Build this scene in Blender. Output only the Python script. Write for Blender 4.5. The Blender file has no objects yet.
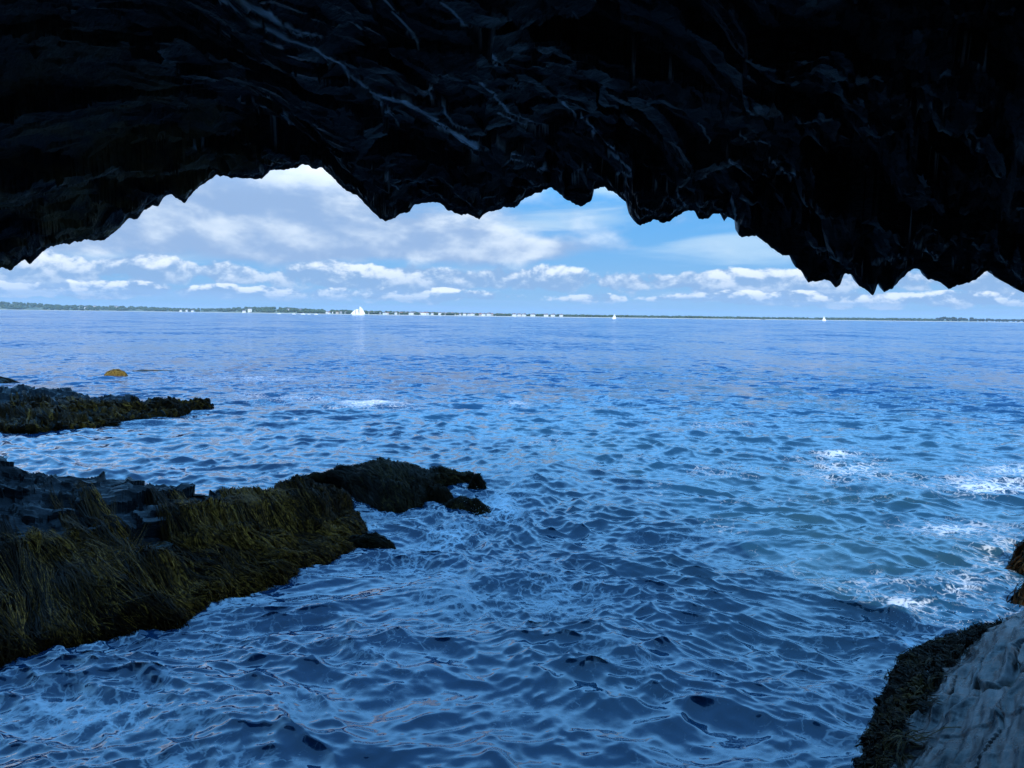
import bpy, math
import numpy as np
from mathutils import Vector, Matrix

rng = np.random.default_rng(7)
SC = bpy.context.scene
COL = SC.collection
PI = math.pi

# ------------------------------------------------------------------ camera
F = 740.0
CAMZ = 3.0
PITCH = math.radians(5.29)
ROLL = math.radians(0.71)
R = (Matrix.Rotation(PI / 2 - PITCH, 3, 'X') @ Matrix.Rotation(ROLL, 3, 'Z'))
Rn = np.array([list(r) for r in R])
cam = bpy.data.cameras.new('camera')
cam.lens = 36 * F / 1024
cam.sensor_width = 36
cam.clip_start = 0.05
cam.clip_end = 60000
co = bpy.data.objects.new('camera', cam)
co.matrix_world = Matrix.Translation((0, 0, CAMZ)) @ R.to_4x4()
COL.objects.link(co)
SC.camera = co


def ray(px, py):
    d = np.stack([(np.asarray(px, float) - 512) / F, -(np.asarray(py, float) - 384) / F, -np.ones(np.shape(px))], -1)
    return d @ Rn.T


def at_z(px, py, z=0.0):                      # where a sight line meets a level
    d = ray(px, py)
    t = (z - CAMZ) / d[..., 2]
    return d * t[..., None] + np.array([0, 0, CAMZ])


def at_y(px, py, y):                          # a point at a chosen distance
    d = ray(px, py)
    t = np.asarray(y, float) / d[..., 1]
    return d * t[..., None] + np.array([0, 0, CAMZ])


def proj(p):
    q = (p - np.array([0, 0, CAMZ])) @ Rn
    return 512 + F * q[..., 0] / -q[..., 2], 384 - F * q[..., 1] / -q[..., 2]


# ------------------------------------------------------------------ noise
_perm = np.random.default_rng(3).permutation(4096).astype(np.int64)
_g = np.random.default_rng(5).normal(size=(4096, 3))
_g /= np.linalg.norm(_g, axis=1)[:, None]


def perlin(p):
    i = np.floor(p).astype(np.int64)
    f = p - i
    u = f * f * f * (f * (f * 6 - 15) + 10)
    out = np.zeros(p.shape[:-1])
    for dx in (0, 1):
        for dy in (0, 1):
            for dz in (0, 1):
                h = _perm[(_perm[(_perm[(i[..., 0] + dx) & 4095] + i[..., 1] + dy) & 4095] + i[..., 2] + dz) & 4095]
                g = _g[h]
                d = g[..., 0] * (f[..., 0] - dx) + g[..., 1] * (f[..., 1] - dy) + g[..., 2] * (f[..., 2] - dz)
                w = (u[..., 0] if dx else 1 - u[..., 0]) * (u[..., 1] if dy else 1 - u[..., 1]) * (u[..., 2] if dz else 1 - u[..., 2])
                out += d * w
    return out * 1.6


def fbm(p, oct=4, gain=.5, lac=2.03):
    a, s, o = 1.0, 0.0, 0.0
    for k in range(oct):
        o = o + a * perlin(p + 17.3 * k)
        s += a
        a *= gain
        p = p * lac
    return o / s


def ridged(p, oct=4):
    a, s, o = 1.0, 0.0, 0.0
    for k in range(oct):
        o = o + a * (1 - 2 * np.abs(perlin(p + 9.1 * k)))
        s += a
        a *= .5
        p = p * 2.1
    return o / s


def worley(x, y, seed=0):                     # F1, F2-F1 and a random number per cell
    ix, iy = np.floor(x).astype(np.int64), np.floor(y).astype(np.int64)
    b1 = np.full(x.shape, 9.0)
    b2 = np.full(x.shape, 9.0)
    idr = np.zeros(x.shape)
    for dx in (-1, 0, 1):
        for dy in (-1, 0, 1):
            h = _perm[(_perm[(ix + dx + seed) & 4095] + iy + dy) & 4095]
            cx = ix + dx + (h & 63) / 64.0
            cy = iy + dy + ((h >> 6) & 63) / 64.0
            d = np.hypot(x - cx, y - cy)
            near = d < b1
            b2 = np.where(near, b1, np.minimum(b2, d))
            idr = np.where(near, h / 4096.0, idr)
            b1 = np.where(near, d, b1)
    return b1, b2 - b1, idr


def facets(x, y, seed=0, tilt=.5):            # angular broken planes: a step and a tilt for every cell
    ix, iy = np.floor(x).astype(np.int64), np.floor(y).astype(np.int64)
    b1 = np.full(x.shape, 9.0)
    hh = np.zeros(x.shape, np.int64)
    ex, ey = np.zeros(x.shape), np.zeros(x.shape)
    for dx in (-1, 0, 1):
        for dy in (-1, 0, 1):
            h = _perm[(_perm[(ix + dx + seed) & 4095] + iy + dy) & 4095]
            cx = ix + dx + (h & 63) / 64.0
            cy = iy + dy + ((h >> 6) & 63) / 64.0
            d = np.hypot(x - cx, y - cy)
            near = d < b1
            ex, ey, hh = np.where(near, x - cx, ex), np.where(near, y - cy, ey), np.where(near, h, hh)
            b1 = np.where(near, d, b1)
    t1 = _perm[(hh + 77) & 4095] / 2048.0 - 1
    t2 = _perm[(hh + 911) & 4095] / 2048.0 - 1
    return (hh / 4096.0 - .5) + tilt * (t1 * ex + t2 * ey)


def sstep(a, b, x):
    t = np.clip((x - a) / (b - a), 0, 1)
    return t * t * (3 - 2 * t)


def xyz(x, y, z):
    return np.stack(np.broadcast_arrays(x, y, z), -1).astype(float)


# ------------------------------------------------------------------ mesh helpers
def mesh_np(name, verts, quads, mat, parent=None, smooth=True, attrs=None, tris=None):
    me = bpy.data.meshes.new(name)
    verts = np.asarray(verts, np.float32).reshape(-1, 3)
    me.vertices.add(len(verts))
    me.vertices.foreach_set('co', verts.ravel())
    li, ls, n0 = [], [], 0
    for arr in (quads, tris):
        if arr is not None and len(arr):
            arr = np.asarray(arr, np.int32)
            li.append(arr.ravel())
            ls.append(n0 + np.arange(len(arr)) * arr.shape[1])
            n0 += arr.size
    li = np.concatenate(li)
    ls = np.concatenate(ls)
    me.loops.add(len(li))
    me.loops.foreach_set('vertex_index', li)
    me.polygons.add(len(ls))
    me.polygons.foreach_set('loop_start', ls.astype(np.int32))
    me.update(calc_edges=True)
    me.validate()
    me.polygons.foreach_set('use_smooth', [smooth] * len(me.polygons))
    for k, v in (attrs or {}).items():
        a = me.attributes.new(k, 'FLOAT', 'POINT')
        a.data.foreach_set('value', np.asarray(v, np.float32).ravel())
    me.materials.append(mat)
    o = bpy.data.objects.new(name, me)
    COL.objects.link(o)
    if parent:
        o.parent = parent
    return o


def grid_quads(nr, nc, wrap=False, base=0):
    r = np.arange(nr - 1)[:, None]
    c = np.arange(nc if wrap else nc - 1)[None, :]
    c2 = (c + 1) % nc
    return (base + np.stack([r * nc + c, r * nc + c2, (r + 1) * nc + c2, (r + 1) * nc + c], -1)).reshape(-1, 4)


class MB:
    def __init__(s):
        s.v, s.q, s.t = [], [], []

    def n(s):
        return len(s.v)

    def box(s, x0, x1, y0, y1, z0, z1):
        b = s.n()
        s.v += [(x0, y0, z0), (x1, y0, z0), (x1, y1, z0), (x0, y1, z0), (x0, y0, z1), (x1, y0, z1), (x1, y1, z1), (x0, y1, z1)]
        s.q += [[b + i for i in f] for f in ((0, 3, 2, 1), (4, 5, 6, 7), (0, 1, 5, 4), (1, 2, 6, 5), (2, 3, 7, 6), (3, 0, 4, 7))]

    def prism(s, pts, y0, y1):                # polygon in xz, pushed along y
        b, n = s.n(), len(pts)
        s.v += [(x, y0, z) for x, z in pts] + [(x, y1, z) for x, z in pts]
        for i in range(n):
            j = (i + 1) % n
            s.q.append([b + i, b + j, b + n + j, b + n + i])
        for i in range(1, n - 1):
            s.t += [[b, b + i + 1, b + i], [b + n, b + n + i, b + n + i + 1]]

    def loft(s, rings):
        b, n = s.n(), len(rings[0])
        for r in rings:
            s.v += [tuple(p) for p in r]
        for k in range(len(rings) - 1):
            for i in range(n):
                j = (i + 1) % n
                s.q.append([b + k * n + i, b + k * n + j, b + (k + 1) * n + j, b + (k + 1) * n + i])
        e = b + (len(rings) - 1) * n
        for i in range(1, n - 1):
            s.t += [[b, b + i + 1, b + i], [e, e + i, e + i + 1]]

    def build(s, name, mat, parent=None, smooth=False):
        return mesh_np(name, s.v, s.q, mat, parent, smooth, tris=s.t if s.t else None)


def tag(o, label=None, cat=None, group=None, kind=None):
    if label:
        o['label'] = label
    if cat:
        o['category'] = cat
    if group:
        o['group'] = group
    if kind:
        o['kind'] = kind
    return o


def empty(name, loc, rz=0, label=None, cat=None, group=None):
    o = bpy.data.objects.new(name, None)
    COL.objects.link(o)
    o.location = loc
    o.rotation_euler = (0, 0, rz)
    o.empty_display_size = .2
    return tag(o, label, cat, group)


# ------------------------------------------------------------------ material helpers
class NT:
    def __init__(s, tree):
        s.t = tree
        s.L = tree.links

    def n(s, typ, **kw):
        nd = s.t.nodes.new(typ)
        for k, v in kw.items():
            setattr(nd, k, v)
        return nd

    def put(s, sock, v):
        if isinstance(v, (int, float)):
            if sock.type in ('VECTOR', 'RGBA') and not sock.type == 'VALUE':
                sock.default_value = (v, v, v) if sock.type == 'VECTOR' else (v, v, v, 1)
            else:
                sock.default_value = v
        elif isinstance(v, (tuple, list)):
            sock.default_value = (*v, 1) if sock.type == 'RGBA' and len(v) == 3 else v
        else:
            s.L.new(v, sock)

    def m(s, op, a, b=0.0, c=0.0, clamp=False):
        nd = s.n('ShaderNodeMath', operation=op, use_clamp=clamp)
        s.put(nd.inputs[0], a)
        s.put(nd.inputs[1], b)
        s.put(nd.inputs[2], c)
        return nd.outputs[0]

    def vm(s, op, a, b=(0, 0, 0), scale=None):
        nd = s.n('ShaderNodeVectorMath', operation=op)
        s.put(nd.inputs[0], a)
        s.put(nd.inputs[1], b)
        if scale is not None:
            s.put(nd.inputs['Scale'], scale)
        return nd.outputs[0]

    def noise(s, vec, scale, detail=4, rough=.55, out=0, dist=0.0, lac=2.0):
        nd = s.n('ShaderNodeTexNoise')
        s.put(nd.inputs['Vector'], vec)
        nd.inputs['Scale'].default_value = scale
        nd.inputs['Detail'].default_value = detail
        nd.inputs['Roughness'].default_value = rough
        nd.inputs['Lacunarity'].default_value = lac
        nd.inputs['Distortion'].default_value = dist
        return nd.outputs[out]

    def ss(s, a, b, x):
        nd = s.n('ShaderNodeMapRange', interpolation_type='SMOOTHSTEP')
        s.put(nd.inputs[0], x)
        s.put(nd.inputs[1], a)
        s.put(nd.inputs[2], b)
        return nd.outputs[0]

    def mix(s, f, a, b):
        nd = s.n('ShaderNodeMix', data_type='RGBA')
        s.put(nd.inputs[0], f)
        s.put(nd.inputs[6], a)
        s.put(nd.inputs[7], b)
        return nd.outputs[2]

    def mapped(s, scale, rot=(0, 0, 0)):
        tc = s.n('ShaderNodeTexCoord')
        mp = s.n('ShaderNodeMapping')
        s.L.new(tc.outputs['Object'], mp.inputs[0])
        mp.inputs['Rotation'].default_value = rot
        return s.vm('MULTIPLY', mp.outputs[0], scale)

    def attr(s, name):
        return s.n('ShaderNodeAttribute', attribute_name=name).outputs['Fac']


def new_mat(name):
    m = bpy.data.materials.new(name)
    m.use_nodes = True
    nt = NT(m.node_tree)
    b = m.node_tree.nodes['Principled BSDF']
    return m, nt, b


def plain(name, col, rough=.7, spec=.3, var=.15, scale=.5):
    m, t, b = new_mat(name)
    n = t.noise(t.mapped((1, 1, 1)), scale, 4)
    c = t.mix(n, tuple(x * (1 - var) for x in col), tuple(min(1, x * (1 + var)) for x in col))
    t.put(b.inputs['Base Color'], c)
    b.inputs['Roughness'].default_value = rough
    b.inputs['Specular IOR Level'].default_value = spec
    return m


# sun direction (towards the sun): straight behind the photographer
SUN_EL = math.radians(38)
SUN_AZ = math.radians(180)                    # clockwise from +Y
SD = Vector((math.sin(SUN_AZ) * math.cos(SUN_EL), math.cos(SUN_AZ) * math.cos(SUN_EL), math.sin(SUN_EL)))


# ------------------------------------------------------------------ world: blue sky with cloud banks
def build_world():
    w = bpy.data.worlds.new('World')
    SC.world = w
    w.use_nodes = True
    t = NT(w.node_tree)
    bg = w.node_tree.nodes['Background']
    sky = t.n('ShaderNodeTexSky', sky_type='NISHITA')
    sky.sun_disc = False
    sky.sun_elevation = SUN_EL
    sky.sun_rotation = SUN_AZ
    sky.altitude = 0
    sky.air_density = 1.0
    sky.dust_density = .25
    sky.ozone_density = 2.2
    tc = t.n('ShaderNodeTexCoord')
    d = t.vm('NORMALIZE', tc.outputs['Generated'])
    sx = t.n('ShaderNodeSeparateXYZ')
    t.L.new(d, sx.inputs[0])
    x, y, z = sx.outputs
    az = t.m('ARCTAN2', x, y)
    el = t.m('ARCSINE', z)

    def vec(sa, se, off=0.0, del_=0.0, daz=0.0):
        c = t.n('ShaderNodeCombineXYZ')
        t.put(c.inputs[0], t.m('MULTIPLY', t.m('ADD', az, daz), sa))
        t.put(c.inputs[1], t.m('MULTIPLY', t.m('ADD', el, del_), se))
        c.inputs[2].default_value = off
        return c.outputs[0]

    def blob(a0, e0, sa, se):
        u = t.m('DIVIDE', t.m('SUBTRACT', az, a0), sa)
        v = t.m('DIVIDE', t.m('SUBTRACT', el, e0), se)
        r = t.m('ADD', t.m('MULTIPLY', u, u), t.m('MULTIPLY', v, v))
        return t.m('EXPONENT', t.m('MULTIPLY', r, -1.0))

    def add(*a):
        o = a[0]
        for k in a[1:]:
            o = t.m('ADD', o, k)
        return o

    def mul(a, b):
        return t.m('MULTIPLY', a, b)

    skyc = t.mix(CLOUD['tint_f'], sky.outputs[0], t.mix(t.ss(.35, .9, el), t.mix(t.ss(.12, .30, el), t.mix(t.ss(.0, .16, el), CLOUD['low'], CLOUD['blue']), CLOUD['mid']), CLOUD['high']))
    # high thin streaks
    n1 = t.noise(vec(3.2, 26, 3.1), 1.0, 6, .55, dist=.5)
    m1 = add(mul(blob(.05, .135, .16, .014), .32), mul(blob(.30, .098, .10, .03), .22), mul(blob(.27, .066, .22, .02), .15),
             mul(blob(.15, .175, .06, .02), .5), mul(blob(-.02, .115, .2, .01), .2), mul(blob(-.4, .07, .3, .02), .2),
             mul(t.ss(.2, .4, el), -.3), mul(t.ss(.0, -.03, el), -.3))
    c1 = t.ss(.60, .85, t.m('ADD', n1, m1))
    col = t.mix(mul(c1, .85), skyc, CLOUD['thin'])
    # broad soft bank at the left
    V2, V2b = vec(4.4, 8.5, 7.7), vec(4.4, 8.5, 7.7, del_=.025, daz=.015)
    n2 = t.noise(V2, 1.0, 10, .55, dist=.15)
    n2b = t.noise(V2b, 1.0, 10, .55, dist=.15)
    m2 = add(mul(blob(-.32, .150, .25, .08), .46), mul(blob(-.20, .10, .17, .028), .30), mul(blob(-.08, .088, .16, .012), .34),
             mul(blob(-.70, .20, .25, .12), .3), mul(blob(-.45, .075, .22, .025), .22), mul(blob(.9, .3, .3, .12), .25), mul(t.ss(.25, .45, el), -.2), mul(t.ss(.0, -.03, el), -.3))
    d2 = t.m('ADD', n2, m2)
    c2 = t.ss(.56, .80, d2)
    lit2 = t.ss(-.06, .12, t.m('SUBTRACT', n2, n2b))
    thick2 = t.ss(.72, 1.05, d2)
    col2 = t.mix(t.m('MULTIPLY', lit2, 1.0), CLOUD['shade'], CLOUD['white'])
    col2 = t.mix(mul(thick2, .25), col2, CLOUD['shade2'])
    col = t.mix(mul(c2, .93), col, col2)
    # heaped clouds standing over the far shore
    for (sa, se, off, e0, sg, amp, lo, hi) in ((13, 20, 1.3, .046, .022, .36, .60, .69), (24, 42, 5.3, .024, .010, .36, .63, .73)):
        Va, Vb = vec(sa, se, off), vec(sa, se, off, del_=.008, daz=.003)
        na = t.noise(Va, 1.0, 9, .60, dist=.15)
        nb = t.noise(Vb, 1.0, 9, .60, dist=.15)
        u = t.m('DIVIDE', t.m('SUBTRACT', el, e0), sg)
        g = t.m('EXPONENT', mul(mul(u, u), -1.0))
        big = t.noise(vec(4.0, 2.0, off + 9), 1.0, 2, .5)
        dd = add(na, mul(g, amp), mul(t.m('SUBTRACT', big, .5), .85), mul(blob(-.42, .058, .10, .022), .13), mul(blob(-.09, .042, .07, .018), .13),
                 mul(blob(.28, .044, .07, .016), .16), mul(blob(.64, .055, .08, .02), .20), -.10, mul(t.m('SUBTRACT', 1.0, t.ss(.0, .35, g)), -.25))
        cc = t.ss(lo, hi, dd)
        lit = t.ss(-.05, .10, t.m('SUBTRACT', na, nb))
        up = t.ss(-.9, .9, u)
        lit = mul(lit, t.m('ADD', mul(up, .75), .25))
        cl = t.mix(lit, CLOUD['base'], CLOUD['bright'])
        col = t.mix(mul(cc, .95), col, cl)
    # flat grey-blue layers right over the shore
    n4 = t.noise(vec(5, 120, 2.2), 1.0, 5, .5)
    g4 = t.m('MULTIPLY', t.ss(.042, .016, el), t.ss(-.01, .004, el))
    c4 = mul(t.ss(.40, .62, n4), g4)
    col = t.mix(mul(c4, .6), col, CLOUD['layer'])
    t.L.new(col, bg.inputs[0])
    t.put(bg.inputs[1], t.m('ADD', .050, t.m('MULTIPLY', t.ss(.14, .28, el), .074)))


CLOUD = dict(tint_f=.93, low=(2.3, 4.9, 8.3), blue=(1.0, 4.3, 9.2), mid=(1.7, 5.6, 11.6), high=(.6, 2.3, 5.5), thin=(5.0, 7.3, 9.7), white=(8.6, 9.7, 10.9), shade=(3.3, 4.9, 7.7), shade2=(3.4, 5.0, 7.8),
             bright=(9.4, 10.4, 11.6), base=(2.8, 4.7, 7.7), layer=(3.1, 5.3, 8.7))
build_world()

sun = bpy.data.lights.new('sun', 'SUN')
sun.energy = 2.3
sun.angle = math.radians(.53)
sun.color = (1, .95, .87)
so = bpy.data.objects.new('sun', sun)
so.rotation_euler = SD.to_track_quat('Z', 'Y').to_euler()
so.location = (0, -20, 60)
COL.objects.link(so)

# ------------------------------------------------------------------ materials


def mat_cave():
    m, t, b = new_mat('dark_cave_slate')
    v = t.mapped((1, 1, 1))
    n = t.noise(v, 1.3, 6)
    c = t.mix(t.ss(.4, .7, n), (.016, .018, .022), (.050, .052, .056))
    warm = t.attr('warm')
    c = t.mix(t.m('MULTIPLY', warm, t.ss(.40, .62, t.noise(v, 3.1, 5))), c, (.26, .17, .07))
    # veins: broken pale lines in the slate
    fine = t.noise(v, 26, 4, .6)
    vein = t.m('MULTIPLY', t.attr('vein'), t.ss(.22, .42, fine))
    c = t.mix(vein, c, (.84, .88, .90))
    t.put(b.inputs['Base Color'], c)
    t.put(b.inputs['Roughness'], t.m('SUBTRACT', t.m('ADD', .26, t.m('MULTIPLY', t.noise(v, 7, 4), .36)), t.m('MULTIPLY', vein, .28)))
    t.put(b.inputs['Specular IOR Level'], t.m('ADD', .34, t.m('MULTIPLY', vein, .6)))
    sv = t.mapped((2.2, 9, 9), (0, 0, math.radians(38)))
    h = t.m('ADD', t.m('MULTIPLY', t.noise(sv, 3.0, 7, .62), .6), t.m('MULTIPLY', t.noise(v, 30, 5, .6), .25))
    bp = t.n('ShaderNodeBump')
    t.put(bp.inputs['Strength'], t.m('SUBTRACT', .8, t.m('MULTIPLY', t.attr('vein'), .65)))
    bp.inputs['Distance'].default_value = .05
    t.L.new(h, bp.inputs['Height'])
    t.L.new(bp.outputs[0], b.inputs['Normal'])
    return m


def mat_ledge(name, c0, c1, weed=(.018, .014, .006), rot=(0, 0, .4), scl=(1.0, 5, 16), rough=.5, crack=0, spec_=.25, ior=1.5, bd=.035):
    m, t, b = new_mat(name)
    v = t.mapped((1, 1, 1))
    sv = t.mapped(scl, rot)
    n = t.noise(sv, 1.0, 7, .6)
    n2 = t.noise(v, 9, 6, .6)
    f = t.m('ADD', t.m('MULTIPLY', n, .65), t.m('MULTIPLY', n2, .35))
    c = t.mix(t.ss(.38, .62, f), c0, c1)
    w = t.m('MULTIPLY', t.attr('weed'), t.ss(.3, .5, t.noise(v, 5, 4)))
    c = t.mix(w, c, weed)
    if crack:
        k = t.ss(.10, .03, t.m('ABSOLUTE', t.m('SUBTRACT', t.noise(sv, .62, 3, .5), .5)))
        k = t.m('MULTIPLY', k, t.ss(.30, .42, t.noise(v, 2.6, 3)))
        c = t.mix(t.m('MULTIPLY', k, crack), c, (.006, .006, .007))
    t.put(b.inputs['Base Color'], c)
    t.put(b.inputs['Roughness'], t.m('ADD', rough - .12, t.m('MULTIPLY', n2, .4)))
    b.inputs['Specular IOR Level'].default_value = spec_
    b.inputs['IOR'].default_value = ior
    bp = t.n('ShaderNodeBump')
    bp.inputs['Strength'].default_value = .9
    bp.inputs['Distance'].default_value = bd
    t.L.new(t.m('ADD', t.m('MULTIPLY', n, .8), t.m('MULTIPLY', n2, .35)), bp.inputs['Height'])
    t.L.new(bp.outputs[0], b.inputs['Normal'])
    return m


def mat_weed(name, dark, gold, bias=0.0):
    m, t, b = new_mat(name)
    c = t.mix(t.m('ADD', t.attr('tint'), bias, clamp=True), dark, gold)
    c = t.mix(t.ss(.3, .7, t.noise(t.mapped((1, 1, 1)), 22, 3)), c, tuple(x * .55 for x in dark))
    t.put(b.inputs['Base Color'], c)
    b.inputs['Roughness'].default_value = .5
    b.inputs['Specular IOR Level'].default_value = .02
    return m


M_CAVE = mat_cave()
M_LEDGE = mat_ledge('wet_dark_slate', (.006, .0065, .008), (.026, .026, .028))
M_BARE = mat_ledge('bare_grey_shore_rock', (.008, .008, .009), (.115, .100, .095), rot=(0, 0, math.radians(-52)), scl=(1.3, 12, 8), rough=.22, crack=1.0, spec_=.5, ior=1.18, bd=.02)
M_FLOOR = mat_ledge('pale_bounce_floor', (.25, .24, .22), (.42, .41, .39), rough=.7, spec_=.3)  # unseen floor, its pale tone added as a light bounce
M_WEED = mat_weed('brown_rockweed', (.020, .0078, .002), (.40, .155, .020))
M_WEEDR = mat_weed('dark_wet_rockweed', (.010, .006, .003), (.10, .055, .014))
M_GOLD = mat_weed('golden_rockweed', (.13, .085, .02), (.36, .25, .06))


def mat_water():
    m, t, b = new_mat('sea_water')
    geo = t.n('ShaderNodeNewGeometry')
    P = geo.outputs['Position']
    far = t.attr('far')                        # 0 near .. 1 where waves are finer than the mesh
    foam_a = t.attr('foam')
    sxy = t.n('ShaderNodeSeparateXYZ')
    t.L.new(P, sxy.inputs[0])
    flat = t.n('ShaderNodeCombineXYZ')
    t.L.new(sxy.outputs[0], flat.inputs[0])
    t.L.new(sxy.outputs[1], flat.inputs[1])
    FP = flat.outputs[0]
    # deep water colour with drifting greener and bluer areas
    g = t.ss(.42, .62, t.noise(FP, .12, 3))
    deep = t.mix(g, (.002, .030, .080), (.005, .040, .078))
    sunny = t.mix(t.ss(.35, .65, t.noise(FP, .5, 4)), (.006, .036, .068), (.014, .046, .062))  # greener body tint standing in for sunlight scattered in the water
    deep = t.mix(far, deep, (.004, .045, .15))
    base = t.mix(t.attr('sun_green'), deep, sunny)
    # foam: lacy cells, thinner where the attribute is low
    warp = t.vm('ADD', FP, t.vm('SCALE', t.vm('SUBTRACT', t.noise(FP, 1.6, 4, out=1), (.5, .5, .5)), scale=.55))
    vo = t.n('ShaderNodeTexVoronoi', feature='DISTANCE_TO_EDGE')
    t.L.new(warp, vo.inputs['Vector'])
    vo.inputs['Scale'].default_value = 5.5
    vo2 = t.n('ShaderNodeTexVoronoi', feature='DISTANCE_TO_EDGE')
    t.L.new(warp, vo2.inputs['Vector'])
    vo2.inputs['Scale'].default_value = 17
    lace = t.m('ADD', t.m('MULTIPLY', t.ss(.20, .0, vo.outputs['Distance']), .55), t.m('MULTIPLY', t.ss(.22, .0, vo2.outputs['Distance']), .35))
    big = t.noise(warp, .9, 6, .62)
    spec = t.noise(FP, 24, 3, .6)
    f = t.m('ADD', t.m('ADD', t.m('MULTIPLY', lace, .40), t.m('MULTIPLY', big, .95)), t.m('MULTIPLY', spec, .30))
    f = t.m('ADD', f, t.m('MULTIPLY', t.m('MINIMUM', foam_a, 1.3), .34))
    foam = t.m('MULTIPLY', t.ss(.98, 1.26, f), t.ss(.02, .25, foam_a))
    # fine ripples carried by the normal (real slopes, smaller than the mesh)
    n_s = t.vm('SUBTRACT', t.noise(t.vm('MULTIPLY', FP, (1, 1.5, 1)), 9.0, 3, .6, out=1), (.5, .5, .5))
    n_m = t.vm('SUBTRACT', t.noise(t.vm('MULTIPLY', FP, (1, 1.6, 1)), 1.1, 4, .6, out=1), (.5, .5, .5))
    n_l = t.vm('SUBTRACT', t.noise(t.vm('MULTIPLY', FP, (1.0, .7, 1)), .07, 8, .72, out=1), (.5, .5, .5))
    amp_s = t.m('ADD', .28, t.m('MULTIPLY', far, .3))
    v = t.vm('ADD', t.vm('SCALE', n_s, scale=amp_s), t.vm('SCALE', n_m, scale=t.m('MULTIPLY', far, 3.2)))
    v = t.vm('ADD', v, t.vm('SCALE', n_l, scale=t.m('MULTIPLY', far, 2.4)))
    n_t = t.vm('SUBTRACT', t.noise(t.vm('MULTIPLY', FP, (1, 1.8, 1)), 2.6, 4, .6, out=1), (.5, .5, .5))
    v = t.vm('ADD', v, t.vm('SCALE', n_t, scale=t.m('ADD', .18, t.m('MULTIPLY', far, 2.2))))
    v = t.vm('MULTIPLY', v, (.8, 1.2, 0))
    nrm = t.vm('NORMALIZE', t.vm('ADD', geo.outputs['Normal'], v))
    t.L.new(nrm, b.inputs['Normal'])
    col = t.mix(t.m('MULTIPLY', foam, t.m('ADD', .38, t.m('MULTIPLY', t.ss(.3, 1.3, foam_a), .45))), base, (.74, .78, .80))
    t.put(b.inputs['Base Color'], col)
    t.put(b.inputs['Roughness'], t.m('ADD', t.m('ADD', .035, t.m('MULTIPLY', foam, .6)), t.m('MULTIPLY', far, .07)))
    b.inputs['IOR'].default_value = 1.62
    t.put(b.inputs['Specular IOR Level'], t.m('SUBTRACT', .5, t.m('MULTIPLY', foam, .35)))
    return m


M_WATER = mat_water()

# ------------------------------------------------------------------ rock ledges: outlines at their real distances


def sl(ps):
    return np.array(ps, float)


def catmull(P, n):
    P = np.asarray(P, float)
    u = np.linspace(0, len(P) - 1, n)
    i = np.clip(np.floor(u).astype(int), 0, len(P) - 2)
    f = (u - i)[:, None]
    p0, p1, p2, p3 = P[np.maximum(i - 1, 0)], P[i], P[i + 1], P[np.minimum(i + 2, len(P) - 1)]
    return .5 * (2 * p1 + (p2 - p0) * f + (2 * p0 - 5 * p1 + 4 * p2 - p3) * f * f + (3 * p1 - p0 - 3 * p2 + p3) * f ** 3)


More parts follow.
